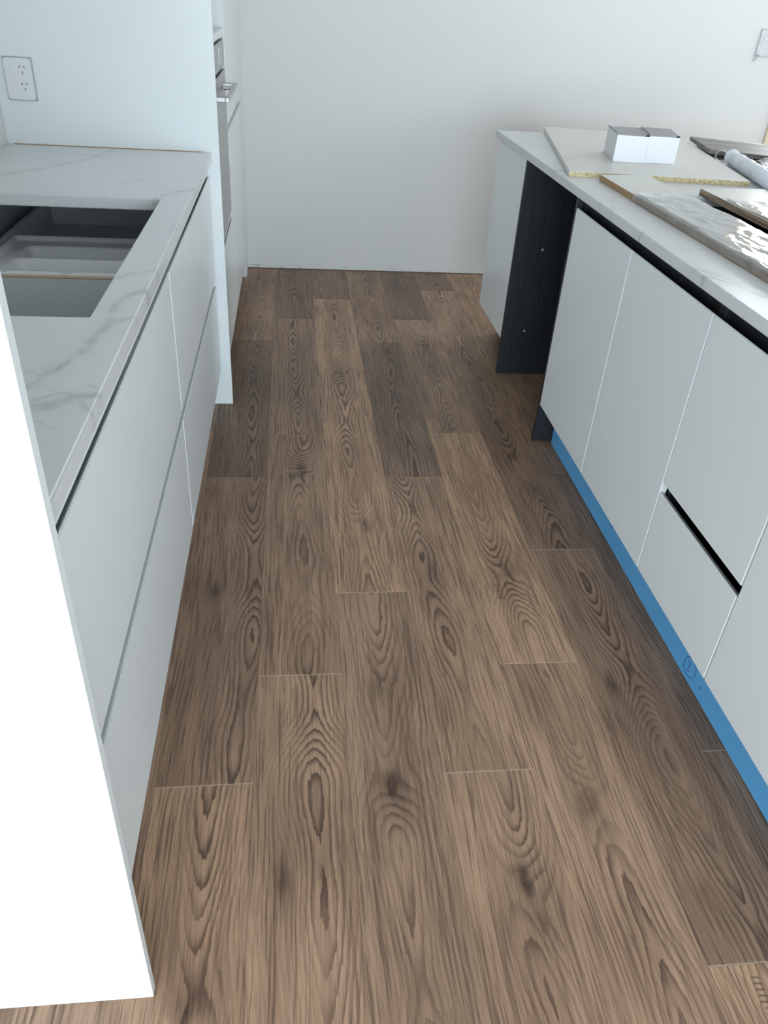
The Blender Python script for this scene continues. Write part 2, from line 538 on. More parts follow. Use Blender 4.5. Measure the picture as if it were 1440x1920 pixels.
for r in range(-4, 15):
    off = OFF.get(r, rnd.uniform(0.0, PL))
    k0 = math.floor((-0.9 - off) / PL)
    for k in range(k0, 8):
        ya, yb = off + (k - 1) * PL, off + k * PL
        if yb < -0.9 or ya > YB - 0.05:
            continue
        cy = (ya + yb) / 2
        cx = (r + 0.5) * PW
        x0, x1 = max(r * PW, XL + 0.004), (r + 1) * PW
        if r < -2 and yb > 0.62:
            pass
        y1c = min(yb, YB + 0.0005)
        lx0, lx1 = x0 - cx + 0.00022, x1 - cx - 0.00022
        ly0, ly1 = ya - cy + 0.0011, y1c - cy - 0.0011
        key = (round(lx0, 4), round(lx1, 4), round(ly0, 4), round(ly1, 4))
        if key not in mesh_cache:
            bm = bmesh.new()
            e = 0.0007
            lo = [bm.verts.new(p) for p in ((lx0, ly0, -0.0012), (lx1, ly0, -0.0012), (lx1, ly1, -0.0012), (lx0, ly1, -0.0012))]
            md = [bm.verts.new(p) for p in ((lx0, ly0, -e), (lx1, ly0, -e), (lx1, ly1, -e), (lx0, ly1, -e))]
            tp = [bm.verts.new(p) for p in ((lx0 + e, ly0 + e, 0), (lx1 - e, ly0 + e, 0), (lx1 - e, ly1 - e, 0), (lx0 + e, ly1 - e, 0))]
            bm.faces.new(lo[::-1])
            bm.faces.new(tp)
            for a, b in ((lo, md), (md, tp)):
                for i in range(4):
                    bm.faces.new((a[i], a[(i + 1) % 4], b[(i + 1) % 4], b[i]))
            me = bpy.data.meshes.new('plank')
            bm.to_mesh(me)
            bm.free()
            me.materials.append(MAT['oak_plank'])
            mesh_cache[key] = me
        o = bpy.data.objects.new('plank', mesh_cache[key])
        o.location = (cx, cy, 0)
        COL.objects.link(o)
        o.parent = floor
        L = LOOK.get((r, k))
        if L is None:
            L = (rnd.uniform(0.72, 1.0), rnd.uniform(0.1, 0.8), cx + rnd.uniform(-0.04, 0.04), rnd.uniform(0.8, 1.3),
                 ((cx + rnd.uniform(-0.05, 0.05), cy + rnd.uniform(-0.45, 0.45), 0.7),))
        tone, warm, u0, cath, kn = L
        hxy = HATCH.get((r, k), (cx, cy + 5.0, 0.0))
        o['hx'], o['hy'], o['hs'] = float(hxy[0] - cx), float(hxy[1] - cy), float(hxy[2])
        o['seed'] = float((r + 6) * 3.17 + (k + 4) * 1.37)
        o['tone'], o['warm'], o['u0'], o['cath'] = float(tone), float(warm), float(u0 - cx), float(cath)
        for i in (0, 1):
            kx, ky, ks = kn[i] if i < len(kn) else (cx, cy + 5.0, 0.0)
            o['k%dx' % (i + 1)], o['k%dy' % (i + 1)], o['k%ds' % (i + 1)] = float(kx - cx), float(ky - cy), float(ks)

plain('oak_plain', (0.26, 0.17, 0.115), 0.45, 0.35, var=0.15, scale=6)
struct(boxes('floor_living', [(XLL, XR, YR, -0.9, -0.0011, -0.0006), (3.001, XR, -0.9, YB - 0.001, -0.0011, -0.0006),
                              (XLL, -0.806, -0.9, 0.66, -0.0011, -0.0006)], 'oak_plain', bevel=0))
ceiling = struct(boxes('ceiling', [(XLL - 0.1, XR + 0.1, YR - 0.1, YB + 0.12, ZC, ZC + 0.1)], 'ceiling_paint', bevel=0))
# end wall, with the doorway opening at its right end
DX0, DX1, DH = 3.04, 4.20, 2.10
wall_end = struct(boxes('wall_end', [(XLL - 0.1, DX0, YB, YB + 0.1, 0.004, ZC), (DX1, XR + 0.1, YB, YB + 0.1, 0.004, ZC),
                                     (DX0, DX1, YB, YB + 0.1, DH, ZC)], 'wall_paint', bevel=0))
# ragged plaster crumbs along the foot of the end wall
bm = bmesh.new()
for i in range(46):
    cx = random.choice((0.05, 0.08, 0.12, 0.2, 0.35, 0.5)) + random.uniform(-0.04, 0.05) if i < 26 else random.uniform(0.05, 1.4)
    w = random.uniform(0.002, 0.009)
    h = random.uniform(0.002, 0.006)
    z = random.uniform(0.006, 0.02)
    bm_box(bm, cx, cx + w, YB - 0.0015, YB + 0.001, z, z + h)
crumbs = link('plaster_chips', bm, 'seam_grey', wall_end)
wall_left = struct(boxes('wall_left', [(XL - 0.1, XL, 0.66, YB, 0.0, ZC)], 'wall_paint', bevel=0))
wall_nib = struct(boxes('wall_nib', [(XLL, XL - 0.1, 0.66, 0.76, 0.0, ZC)], 'wall_paint', bevel=0))
wall_living = struct(boxes('wall_living', [(XLL - 0.1, XLL, YR, 0.76, 0.0, ZC)], 'wall_paint', bevel=0))
wall_right = struct(boxes('wall_right', [(XR, XR + 0.1, YR, YB, 0, ZC)], 'wall_paint', bevel=0))
# wall far behind the photographer, open to the daylight through its wide glazing
RX0, RX1, RH = -3.22, 4.22, 2.27
wall_rear = struct(boxes('wall_rear', [(RX1, XR + 0.1, YR - 0.1, YR, 0, ZC), (RX0, RX1, YR - 0.1, YR, RH, ZC),
                                       (XLL - 0.1, RX0, YR - 0.1, YR, 0, ZC)], 'wall_paint', bevel=0))
# architrave of the doorway in the end wall
trim = struct(boxes('trim_1', [(2.95, DX0 + 0.005, YB - 0.018, YB, 0, DH + 0.09), (DX1 - 0.005, DX1 + 0.085, YB - 0.018, YB, 0, DH + 0.09),
                               (DX0 + 0.005, DX1 - 0.005, YB - 0.018, YB, DH, DH + 0.09)], 'cream_wood', bevel=0.002))

# ------------------------------------------------------------------ sink-bench side (left)
GY = 2.806                 # near face of the tall gable
XF = 0.018                 # drawer-front plane of the left run
XG = 0.055                 # front edge of the tall panels
BT, BB = 0.908, 0.878      # benchtop top / underside

# near tall end panel
tag(boxes('cabinet_gable', [(XL, XG, 0.635, 0.653, 0.0, 2.25)], 'cabinet_white', bevel=0.0009),
    'tall glossy white end panel closing the near end of the bench with drawers', 'panel')
# tall gable panel beside the oven
tag(boxes('oven_gable', [(XL, XG, GY, GY + 0.018, 0.0, 2.25)], 'gable_white', bevel=0.0009),
    'tall white gable panel between marble benchtop and oven tower, power outlet mounted on it', 'panel')


def front(name, xf, sgn, y0, y1, z0, z1, mat, parent, t=0.018, bevdrop=0.009):
    """a handle-less front: flat face, its top edge cut back at a slope; sgn=+1 faces +X, -1 faces -X"""
    xb = xf - sgn * t
    poly = [(xf, z0), (xf, z1), (xf - sgn * 0.004, z1 - bevdrop * 0.1), (xb, z1 - bevdrop), (xb, z0)]
    bm = bmesh.new()
    bm_prism(bm, poly, 'Y', y0, y1)
    return link(name, bm, mat, parent, bevel=0.0020, seg=3)


def left_unit(label, y0, y1, top):
    t = thing('drawer_cabinet', label, 'cabinet', ((XL + XF) / 2, (y0 + y1) / 2, 0.0))
    ci = XF - 0.020
    lst = [(XL + 0.03, ci, y0, y0 + 0.016, 0.148, top), (XL + 0.03, ci, y1 - 0.016, y1, 0.148, top),
           (XL + 0.03, ci, y0 + 0.016, y1 - 0.016, 0.148, 0.164), (XL + 0.03, XL + 0.04, y0 + 0.016, y1 - 0.016, 0.164, top)]
    boxes('carcass', lst, 'carcass_white', t, bevel=0)
    boxes('finger_rail', [(-0.006, 0.011, y0, y1, 0.838, BB - 0.001)], 'cabinet_white', t)
    boxes('middle_rail', [(ci - 0.016, ci, y0 + 0.016, y1 - 0.016, 0.44, 0.50)], 'cabinet_white', t)
    front('drawer_front', XF, 1, y0 + 0.0018, y1 - 0.0018, 0.492, 0.836, 'cabinet_white', t, bevdrop=0.020)
    front('drawer_front', XF, 1, y0 + 0.0018, y1 - 0.0018, 0.146, 0.468, 'cabinet_white', t, bevdrop=0.022)
    return t


u1 = left_unit('white handleless two-drawer base cabinet beside the tall end panel', 0.6545, 1.754, 0.70)
u2 = left_unit('white handleless two-drawer base cabinet beside the tall gable, drawer open to view through cutout', 1.7565, 2.804, 0.815)
# raw top edge of the divider seen through the cutout, and the drawer box below
boxes('raw_edge', [(XL + 0.045, -0.02, 1.7567, 1.7725, 0.8152, 0.8175)], 'raw_tan', u2, bevel=0)
dz = 0.675
db = boxes('drawer_box', [(-0.50, -0.02, 1.80, 2.765, dz - 0.012, dz), (-0.512, -0.498, 1.79, 2.775, dz - 0.012, 0.752),
                          (-0.498, -0.02, 1.785, 1.797, dz - 0.012, 0.752), (-0.498, -0.02, 2.768, 2.78, dz - 0.012, 0.752)],
           'drawer_grey', u2, bevel=0.001)
for x, y in ((-0.20, 2.58), (-0.17, 2.48), (-0.36, 2.43)):
    boxes('screw_hole', [(x - (0.022 if y > 2.55 else 0.005), x + 0.005, y - 0.004, y + 0.004, dz, dz + 0.0008)], 'slot_dark', db, bevel=0)


# cutlery tray: a moulded sheet with rounded compartments
def tray():
    X0, X1, Y0, Y1 = -0.485, -0.04, 1.802, 2.325
    zr, depth = 0.742, 0.058
    wells = [(-0.435, -0.06, 2.155, 2.268), (-0.435, -0.06, 2.045, 2.148), (-0.435, -0.28, 1.94, 2.037), (-0.27, -0.06, 1.94, 2.037), (-0.435, -0.06, 1.825, 1.932)]
    nx, ny = 130, 150

    def sd(x, y, w):
        cx, cy = (w[0] + w[1]) / 2, (w[2] + w[3]) / 2
        hx, hy = (w[1] - w[0]) / 2 - 0.03, (w[3] - w[2]) / 2 - 0.03
        qx, qy = abs(x - cx) - hx, abs(y - cy) - hy
        return math.hypot(max(qx, 0), max(qy, 0)) + min(max(qx, qy), 0) - 0.03
    bm = bmesh.new()
    g = []
    for i in range(nx + 1):
        row = []
        for j in range(ny + 1):
            x = X0 + (X1 - X0) * i / nx
            y = Y0 + (Y1 - Y0) * j / ny
            z = zr
            for w in wells:
                d = -sd(x, y, w)
                if d > 0:
                    s = min(1, d / 0.028)
                    z -= depth * s * s * (3 - 2 * s)
            e = min(x - X0, X1 - x, y - Y0, Y1 - y)
            if e < 0.014:
                z += 0.012 * (1 - max(0, (e - 0.006)) / 0.008) if e > 0.006 else 0.012
            row.append(bm.verts.new((x, y, z)))
        g.append(row)
    for i in range(nx):
        for j in range(ny):
            bm.faces.new((g[i][j], g[i + 1][j], g[i + 1][j + 1], g[i][j + 1]))
    # skirt down to the drawer floor
    edge = [g[i][0] for i in range(nx + 1)] + [g[nx][j] for j in range(1, ny + 1)] + \
           [g[i][ny] for i in range(nx - 1, -1, -1)] + [g[0][j] for j in range(ny - 1, 0, -1)]
    low = [bm.verts.new((v.co.x, v.co.y, dz + 0.001)) for v in edge]
    for a in range(len(edge)):
        b = (a + 1) % len(edge)
        bm.faces.new((edge[a], low[a], low[b], edge[b]))
    o = link('cutlery_tray', bm, 'plastic_tray', smooth=True)
    tag(o, 'white moulded plastic cutlery tray in the drawer below the benchtop cutout', 'cutlery tray')


tray()


# benchtops with a cutout
def bench(name, x0, x1, y0, y1, z0, z1, cut, mat):
    cx0, cx1, cy0, cy1 = cut
    bm = bmesh.new()
    O = [(x0, y0), (x1, y0), (x1, y1), (x0, y1)]
    I = [(cx0, cy0), (cx1, cy0), (cx1, cy1), (cx0, cy1)]
    ring = {}
    for z in (z0, z1):
        ring[z] = ([bm.verts.new((*p, z)) for p in O], [bm.verts.new((*p, z)) for p in I])
    for i in range(4):
        j = (i + 1) % 4
        for z in (z0, z1):
            o_, i_ = ring[z]
            bm.faces.new((o_[i], o_[j], i_[j], i_[i]))
        bm.faces.new((ring[z0][0][i], ring[z0][0][j], ring[z1][0][j], ring[z1][0][i]))
        bm.faces.new((ring[z0][1][i], ring[z0][1][j], ring[z1][1][j], ring[z1][1][i]))
    bmesh.ops.recalc_face_normals(bm, faces=bm.faces)
    ed = [e for e in bm.edges if len(e.link_faces) == 2 and e.calc_face_angle(0) > 0.5]
    bmesh.ops.bevel(bm, geom=ed, offset=0.003, segments=3, affect='EDGES')
    return link(name, bm, mat)


lb = bench('marble_benchtop', XL, 0.030, 0.6535, GY - 0.003, BB, BT, (-0.545, -0.043, 1.275, 2.128), 'marble_sink_bench')
tag(lb, 'white marble benchtop with rectangular cutout over the cutlery drawer', 'benchtop')
boxes('joint_strip', [(XL + 0.02, 0.0, GY - 0.003, GY - 0.0003, BB, BT + 0.0018)], 'tan_edge', lb, bevel=0)

tag(boxes('kickboard', [(-0.045, -0.03, 0.6535, GY - 0.0005, 0.0, 0.144)], 'cabinet_white'),
    'white recessed kickboard under the sink-bench drawers', 'kickboard')


# power outlet on the gable (vertical double outlet)
def outlet(name, label, cx, cz, yf, w, h, socket=True):
    t = thing(name, label, 'power outlet', (cx, yf, cz - h / 2))
    prism('mounting_rim', rrect(cx, cz, w + 0.006, h + 0.006, 0.003), 'Y', yf - 0.003, yf - 0.0002, 'seam_grey', t, bevel=0)
    prism('plate', rrect(cx, cz, w, h, 0.009), 'Y', yf - 0.010, yf - 0.003, 'plastic_white', t, bevel=0)
    return t


gx, gz = -0.532, 1.092
t = outlet('power_outlet', 'white vertical double power outlet with three rocker switches on the gable', gx, gz, GY, 0.080, 0.112)
yf = GY - 0.010
for sx, sz in ((-0.022, 0.027), (-0.015, 0.004), (-0.022, -0.018)):
    prism('switch_surround', rrect(gx + sx, gz + sz, 0.0155, 0.019, 0.004), 'Y', yf - 0.0006, yf, 'plastic_white', t, bevel=0)
    prism('switch', rrect(gx + sx, gz + sz, 0.0130, 0.0165, 0.0035), 'Y', yf - 0.0024, yf, 'plastic_white', t, bevel=0)


def slot(cx, cz, ang, l=0.0075, w=0.0020, parent=None, y=0):
    ca, sa = math.cos(ang), math.sin(ang)
    poly = [(cx + ca * a - sa * b, cz + sa * a + ca * b) for a, b in ((-w / 2, -l / 2), (w / 2, -l / 2), (w / 2, l / 2), (-w / 2, l / 2))]
    prism('socket_slot', poly, 'Y', y - 0.0005, y + 0.0002, 'slot_dark', parent, bevel=0)


for sz in (0.0255, -0.0195):
    slot(gx + 0.006, gz + sz + 0.007, -0.35, parent=t, y=yf)
    slot(gx + 0.019, gz + sz + 0.007, 0.45, parent=t, y=yf)
    slot(gx + 0.0125, gz + sz - 0.008, 0.0, parent=t, y=yf)

# switch plate on the end wall near the doorway, still under its clear film
rx, rz = 2.800, 1.268
t = outlet('wall_switch', 'white switch plate on the end wall still wrapped in clear protective film', rx, rz, YB, 0.078, 0.118)
t['category'] = 'switch'
for sz in (0.018, -0.018):
    prism('switch', rrect(rx - 0.012, rz + sz, 0.016, 0.020, 0.004), 'Y', YB - 0.0125, YB - 0.010, 'plastic_white', t, bevel=0.0008)
bm = bmesh.new()
N = 12
g = [[bm.verts.new((rx - 0.052 + 0.104 * i / N, YB - 0.0145 - 0.004 * mnoise.noise(Vector((i * 0.9, j * 0.8, 3))) ** 2 * 3,
                    rz - 0.066 + 0.132 * j / N)) for j in range(N + 1)] for i in range(N + 1)]
for i in range(N):
    for j in range(N):
        bm.faces.new((g[i][j], g[i + 1][j], g[i + 1][j + 1], g[i][j + 1]))
link('protective_film', bm, 'clear_film', t, smooth=True)
bm = bmesh.new()
tube(bm, [(rx - 0.030, YB - 0.017, rz - 0.056), (rx - 0.040, YB - 0.022, rz - 0.068), (rx - 0.050, YB - 0.016, rz - 0.086)], 0.004, 8,
     radii=[0.006, 0.0045, 0.0015])
link('peeled_corner', bm, 'clear_bag', t, smooth=True)

# ------------------------------------------------------------------ oven tower and pantry
XT = 0.043
TY0, TY1, TY2 = GY + 0.0195, 3.447, 4.405
tw = thing('oven_tower', 'tall white cabinet with open niche above the built-in oven', 'cabinet', (-0.28, (TY0 + TY1) / 2, 0))
NZ = 1.232
boxes('carcass', [(XL + 0.005, XT - 0.002, TY0, TY0 + 0.014, 0.148, 2.25), (XL + 0.005, XT - 0.001, TY1 - 0.018, TY1 - 0.002, 0.148, 2.25),
                  (XL + 0.005, XL + 0.015, TY0 + 0.014, TY1 - 0.018, 0.148, 2.25), (XL + 0.015, XT - 0.02, TY0 + 0.014, TY1 - 0.018, 2.234, 2.25),
                  (XL + 0.015, XT - 0.02, TY0 + 0.014, TY1 - 0.018, 0.148, 0.164)],
      'tower_white', tw, bevel=0)
boxes('niche_shelf', [(XL + 0.015, XT - 0.001, TY0 + 0.0142, TY1 - 0.0182, 1.208, NZ)], 'tower_white', tw, bevel=0.0008)
boxes('oven_shelf', [(XL + 0.015, XT - 0.004, TY0 + 0.0142, TY1 - 0.0182, 0.566, 0.582)], 'tower_white', tw, bevel=0.0008)
front('drawer_front', XT, 1, TY0 + 0.002, TY1 - 0.002, 0.148, 0.556, 'tower_white', tw)

ov = thing('built_in_oven', 'grey steel built-in oven with square loop handle in white tower', 'oven', (-0.25, (TY0 + TY1) / 2, 0.583))
oy0, oy1 = TY0 + 0.016, TY1 - 0.020
boxes('oven_body', [(-0.50, XT - 0.022, oy0 + 0.004, oy1 - 0.004, 0.583, 1.203)], 'oven_black', ov, bevel=0.001)
boxes('control_panel', [(XT - 0.022, XT - 0.002, oy0, oy1, 1.112, 1.197)], 'stainless', ov, bevel=0.001)
boxes('oven_door', [(XT - 0.022, XT - 0.001, oy0, oy1, 0.584, 1.100)], 'stainless', ov, bevel=0.0015)
boxes('display', [(XT - 0.002, XT - 0.0013, 3.18, 3.32, 1.13, 1.18)], 'handle_steel', ov, bevel=0)
hb = boxes('handle', [(0.079, 0.092, 2.860, 3.330, 1.050, 1.064)], 'handle_steel', ov, bevel=0.0015)
for a, b in ((2.862, 2.905), (3.288, 3.328)):
    boxes('handle_post', [(XT - 0.001, 0.079, a, b, 1.050, 1.064)], 'handle_steel', hb, bevel=0.0015)
for a, b in ((XT + 0.003, 0.0585), (0.0600, 0.0765)):
    bm = bmesh.new()
    tube(bm, [(a, 3.272, 1.050), (b, 3.272, 1.050)], 0.0075, 14)
    link('chrome_spacer', bm, 'chrome', hb, smooth=False)

pa = thing('pantry_cabinet', 'tall white handleless pantry cupboard standing against the end wall', 'cabinet', (-0.28, (TY1 + TY2) / 2, 0))
boxes('carcass', [(XL + 0.005, XT - 0.020, TY1 + 0.001, TY2 - 0.001, 0.148, 2.25)], 'tower_white', pa, bevel=0.001)
boxes('upper_door', [(XT - 0.018, XT, TY1 + 0.0015, TY2 - 0.0015, 0.905, 2.25)], 'tower_white', pa, bevel=0.0008)
front('lower_door', XT, 1, TY1 + 0.0015, TY2 - 0.0015, 0.148, 0.880, 'tower_white', pa)
tag(boxes('filler_panel', [(XL + 0.005, 0.038, TY2 + 0.002, YB - 0.002, 0.001, 2.25)], 'tower_white', bevel=0.001),
    'narrow white filler panel between pantry cupboard and end wall', 'panel')
tag(boxes('kickboard', [(-0.03, -0.015, TY0, TY2, 0.0, 0.146)], 'black_board'),
    'dark recessed kickboard under oven tower and pantry', 'kickboard')

# ------------------------------------------------------------------ island
XI = 1.190
IT, IB = 0.908, 0.881
XIB = 1.80               # back of the island cabinets
ib = bench('marble_island_top', 1.174, 2.40, 0.20, 3.645, IB, IT, (1.488, 1.93, 1.60, 2.424), 'marble_island')
tag(ib, 'white marble island benchtop with sink cutout, loaded with boards and boxes', 'benchtop')


def carcass(parent, y0, y1, top=True, z0=0.152, left_to_floor=False):
    ci = XI + 0.020
    lst = [(ci, XIB, y0, y0 + 0.016, z0, IB - 0.001), (ci, XIB, y1 - 0.016, y1, z0, IB - 0.001),
           (ci, XIB, y0 + 0.016, y1 - 0.016, z0, z0 + 0.016), (XIB - 0.012, XIB, y0 + 0.016, y1 - 0.016, z0 + 0.016, IB - 0.001)]
    boxes('carcass', lst, 'black_board', parent, bevel=0)
    boxes('finger_rail', [(ci + 0.012, ci + 0.028, y0 + 0.016, y1 - 0.016, 0.79, IB - 0.002)], 'black_board', parent, bevel=0)


D_T, D_B = 0.845, 0.152
G0, G1, G2, G3, G4, G5 = 2.511, 2.023, 1.541, 1.140, 0.690, 0.240
# sink cabinet with two doors
t = thing('sink_cabinet', 'island base cabinet with two plain white doors, next to the dishwasher space', 'cabinet', (1.5, (G0 + G2) / 2, 0))
carcass(t, G2 + 0.001, G0 - 0.001)
front('door', XI, -1, G1 + 0.0018, G0 - 0.0018, D_B, D_T, 'cabinet_white', t)
front('door', XI, -1, G2 + 0.0018, G1 - 0.0018, D_B, D_T, 'cabinet_white', t)
# drawer cabinet
t = thing('drawer_cabinet', 'narrow white island cabinet with a tall drawer over a lower drawer', 'cabinet', (1.5, (G2 + G3) / 2, 0))
carcass(t, G3 + 0.001, G2 - 0.001)
front('drawer_front', XI, -1, G3 + 0.0018, G2 - 0.0018, 0.417, D_T, 'cabinet_white', t)
front('drawer_front', XI, -1, G3 + 0.0018, G2 - 0.0018, D_B, 0.391, 'cabinet_white', t)
# next cabinet towards the living end
t = thing('door_cabinet', 'white island cabinet beyond the drawers, farthest from the end wall', 'cabinet', (1.5, (G3 + G5) / 2, 0))
carcass(t, G5 + 0.001, G3 - 0.001)
front('door', XI, -1, G4 + 0.0018, G3 - 0.0018, D_B, D_T, 'cabinet_white', t)
front('door', XI, -1, G5 + 0.0018, G4 - 0.0018, D_B, D_T, 'cabinet_white', t)
# black gables on both sides of the dishwasher space
bm = bmesh.new()
bm_prism(bm, [(1.186, 0), (1.187, 0.045), (1.191, 0.085), (1.192, 0.13), (1.192, IB - 0.001), (XIB, IB - 0.001), (XIB, 0)], 'Y', 2.513, 2.529)
tag(link('side_gable', bm, 'black_grain', bevel=0.0006), 'black wood-grain side gable beside the two-door sink cabinet', 'panel')
t = thing('side_gable', 'black wood-grain gable with screw caps on the far side of the dishwasher space', 'panel', (1.5, 3.14, 0))
boxes('board', [(1.187, XIB, 3.132, 3.148, 0, IB - 0.001)], 'black_grain', t, bevel=0.0006)
for x, z in ((1.303, 0.544), (1.283, 0.200)):
    bm = bmesh.new()
    tube(bm, [(x, 3.1285, z), (x, 3.1318, z)], 0.0045, 12)
    link('screw_cap', bm, 'seam_grey', t)
tag(boxes('back_panel', [(XIB - 0.012, XIB, 2.530, 3.131, 0, IB - 0.001)], 'black_board', bevel=0.0006),
    'black back panel closing the empty dishwasher space', 'panel')
# end cabinet
t = thing('end_cabinet', 'single white door cabinet at the wall end of the island', 'cabinet', (1.5, 3.38, 0))
carcass(t, 3.1495, 3.618)
front('door', XI, -1, 3.150, 3.618, D_B, IB - 0.003, 'cabinet_white', t, bevdrop=0.0)
tag(boxes('kickboard', [(1.300, 1.315, 3.1495, 3.618, 0, 0.150)], 'black_board'),
    'black recessed kickboard under the island end cabinet', 'kickboard')

# kickboard still in blue protective film, with a pen mark
kb = thing('kickboard', 'island kickboard covered in bright blue protective film, marked in pen', 'kickboard', (1.26, 1.36, 0))
boxes('film_covered_board', [(1.2535, 1.268, G5, 2.488, 0.003, 0.146)], 'blue_film', kb, bevel=0.0008)
ring = [(1.306, .0257), (1.3085, .0386), (1.3051, .0534), (1.2993, .062), (1.2919, .0679), (1.2785, .0693), (1.2646, .0673),
        (1.2563, .0606), (1.2524, .0486), (1.2541, .0345), (1.2587, .0269), (1.2682, .0218), (1.2834, .0177), (1.2956, .0188)]


def catmull(pts, closed, k=5):
    n = len(pts)
    out = []
    for i in range(n if closed else n - 1):
        p = [pts[(i + d) % n] if closed else pts[min(max(i + d, 0), n - 1)] for d in (-1, 0, 1, 2)]
        for j in range(k):
            t_ = j / k
            out.append(tuple(0.5 * (2 * p[1][c] + (p[2][c] - p[0][c]) * t_ + (2 * p[0][c] - 5 * p[1][c] + 4 * p[2][c] - p[3][c]) * t_ ** 2
                                    + (-p[0][c] + 3 * p[1][c] - 3 * p[2][c] + p[3][c]) * t_ ** 3) for c in (0, 1)))
    out.append(pts[0] if closed else pts[-1])
    return out


bm = bmesh.new()
for pts, cl in ((ring, True), ([(1.2943, .0531), (1.2879, .0544), (1.2819, .0551)], False),
                ([(1.2799, .0519), (1.2864, .0472), (1.2859, .0440), (1.2827, .0415), (1.2786, .0390)], False),
                ([(1.2897, .0286), (1.2827, .0304), (1.2757, .0357)], False)):
    tube(bm, [(1.2534, y, z) for y, z in catmull(pts, cl)], 0.0009, 6)
link('pen_mark', bm, 'ink_blue', kb)
for p, q, r in (((1.222, 0.040), (1.216, 0.034), 0.0014), ((1.86, 0.06), (1.852, 0.066), 0.0016)):
    bm = bmesh.new()
    tube(bm, [(1.2534, *p), (1.2534, *q)], r, 6)
    link('film_nick', bm, 'ink_blue', kb)


# ------------------------------------------------------------------ things lying on the island top
def quad_board(name, label, cat, corners, z0, z1, mat, bevel=0.0008):
    bm = bmesh.new()
    bm_prism(bm, corners, 'Z', z0, z1)
    return tag(link(name, bm, mat, bevel=bevel), label, cat)


def strip(name, a, b, z0, z1, mat, parent, out=0.0012):
    """a thin edge strip standing on the board edge a->b (outside is to the right of a->b)"""
    ax, ay = a
    bx, by = b
    l = math.hypot(bx - ax, by - ay)
    nx, ny = (by - ay) / l, -(bx - ax) / l
    bm = bmesh.new()
    bm_prism(bm, [(ax, ay), (bx, by), (bx + nx * out, by + ny * out), (ax + nx * out, ay + ny * out)], 'Z', z0, z1)
    return link(name, bm, mat, parent)


# particle board sheet
CB = [(1.199, 2.668), (1.810, 2.622), (1.992, 3.600), (1.401, 3.700)]
cz0, cz1 = IT + 0.0003, IT + 0.0165
t = quad_board('shelf_sheet', 'large white-faced particle board sheet with raw edge, under two boxes', 'board', CB, cz0, cz1, 'board_white')
strip('raw_edge', CB[0], CB[1], cz0, cz1 - 0.001, 'particle_board', t)


# two white cartons
def carton(label, a, b, c, d, z0, z1):
    """a,b front left/right bottom; c,d back right/left"""
    t = thing('carton', label, 'box', ((a[0] + c[0]) / 2, (a[1] + c[1]) / 2, z0))
    bm = bmesh.new()
    bm_prism(bm, [a, b, c, d], 'Z', z0, z1)
    link('carton_body', bm, 'card_white', t, bevel=0.0012)
    A, B, C, D = (Vector((*p, z1)) for p in (a, b, c, d))
    # lid flap, a little bowed up on its left edge and overhanging the front
    bm = bmesh.new()
    nu, nv = 6, 6
    g = []
    for i in range(nu + 1):
        row = []
        for j in range(nv + 1):
            u, v = i / nu, j / nv
            p = (A * (1 - u) + B * u) * (1 - v) + (D * (1 - u) + C * u) * v
            lift = 0.0015 + 0.0045 * (1 - u) * math.sin(PI * v) ** 0.8
            row.append(bm.verts.new(p + Vector((0, -0.0015 * (1 - v), lift))))
        g.append(row)
    for i in range(nu):
        for j in range(nv):
            bm.faces.new((g[i][j], g[i + 1][j], g[i + 1][j + 1], g[i][j + 1]))
    r = bmesh.ops.solidify(bm, geom=bm.faces[:], thickness=0.001)
    link('lid_flap', bm, 'card_white', t)
    # tuck flap edge, card core showing along the left side
    pts = []
    bm = bmesh.new()
    for j in range(9):
        v = j / 8
        p = A * (1 - v) + D * v
        pts.append((p.x - 0.0006, p.y, p.z + 0.0018 + 0.004 * math.sin(PI * v) ** 0.8 + 0.0015 * math.sin(9 * v)))
    tube(bm, pts, 0.0011, 6)
    link('tuck_edge', bm, 'card_grey', t)
    return t


bz0, bz1 = cz1 + 0.0003, cz1 + 0.0865
carton('small plain white carton standing slightly forward of its twin, nearer the bench edge', (1.424, 2.886), (1.535, 2.868), (1.583, 3.083), (1.462, 3.092), bz0, bz1)
carton('small plain white carton set slightly back against its twin, nearer the grey board', (1.5415, 2.884), (1.650, 2.876), (1.705, 3.090), (1.591, 3.098), bz0, bz1 + 0.001)

# grey oak offcut resting on the sheet, tilted down to the benchtop
bm = bmesh.new()
bm_prism(bm, [(-0.02, 0.0), (0.62, -0.165), (0.72, 0.165), (0.055, 0.350)], 'Z', 0, 0.016)
o = link('oak_offcut', bm, 'grey_oak_board', bevel=0.0012)
o.location = (1.932, 3.150, cz1 + 0.0012)
o.rotation_euler = (0, 0.028, 0)
tag(o, 'dark grey-brown wood-look board lying across the sheet corner', 'board')

# white board with tan edge, partly wrapped
TB = [(1.308, 1.30), (1.490, 1.30), (1.458, 2.645), (1.286, 2.612)]
tz0, tz1 = IT + 0.0003, IT + 0.0185
t = quad_board('edged_board', 'long white board with tan edge half wrapped in clear film along the bench front', 'board', TB, tz0, tz1, 'board_white')
strip('edge_strip', TB[3], TB[0], tz0, tz1 - 0.0008, 'tan_edge', t)


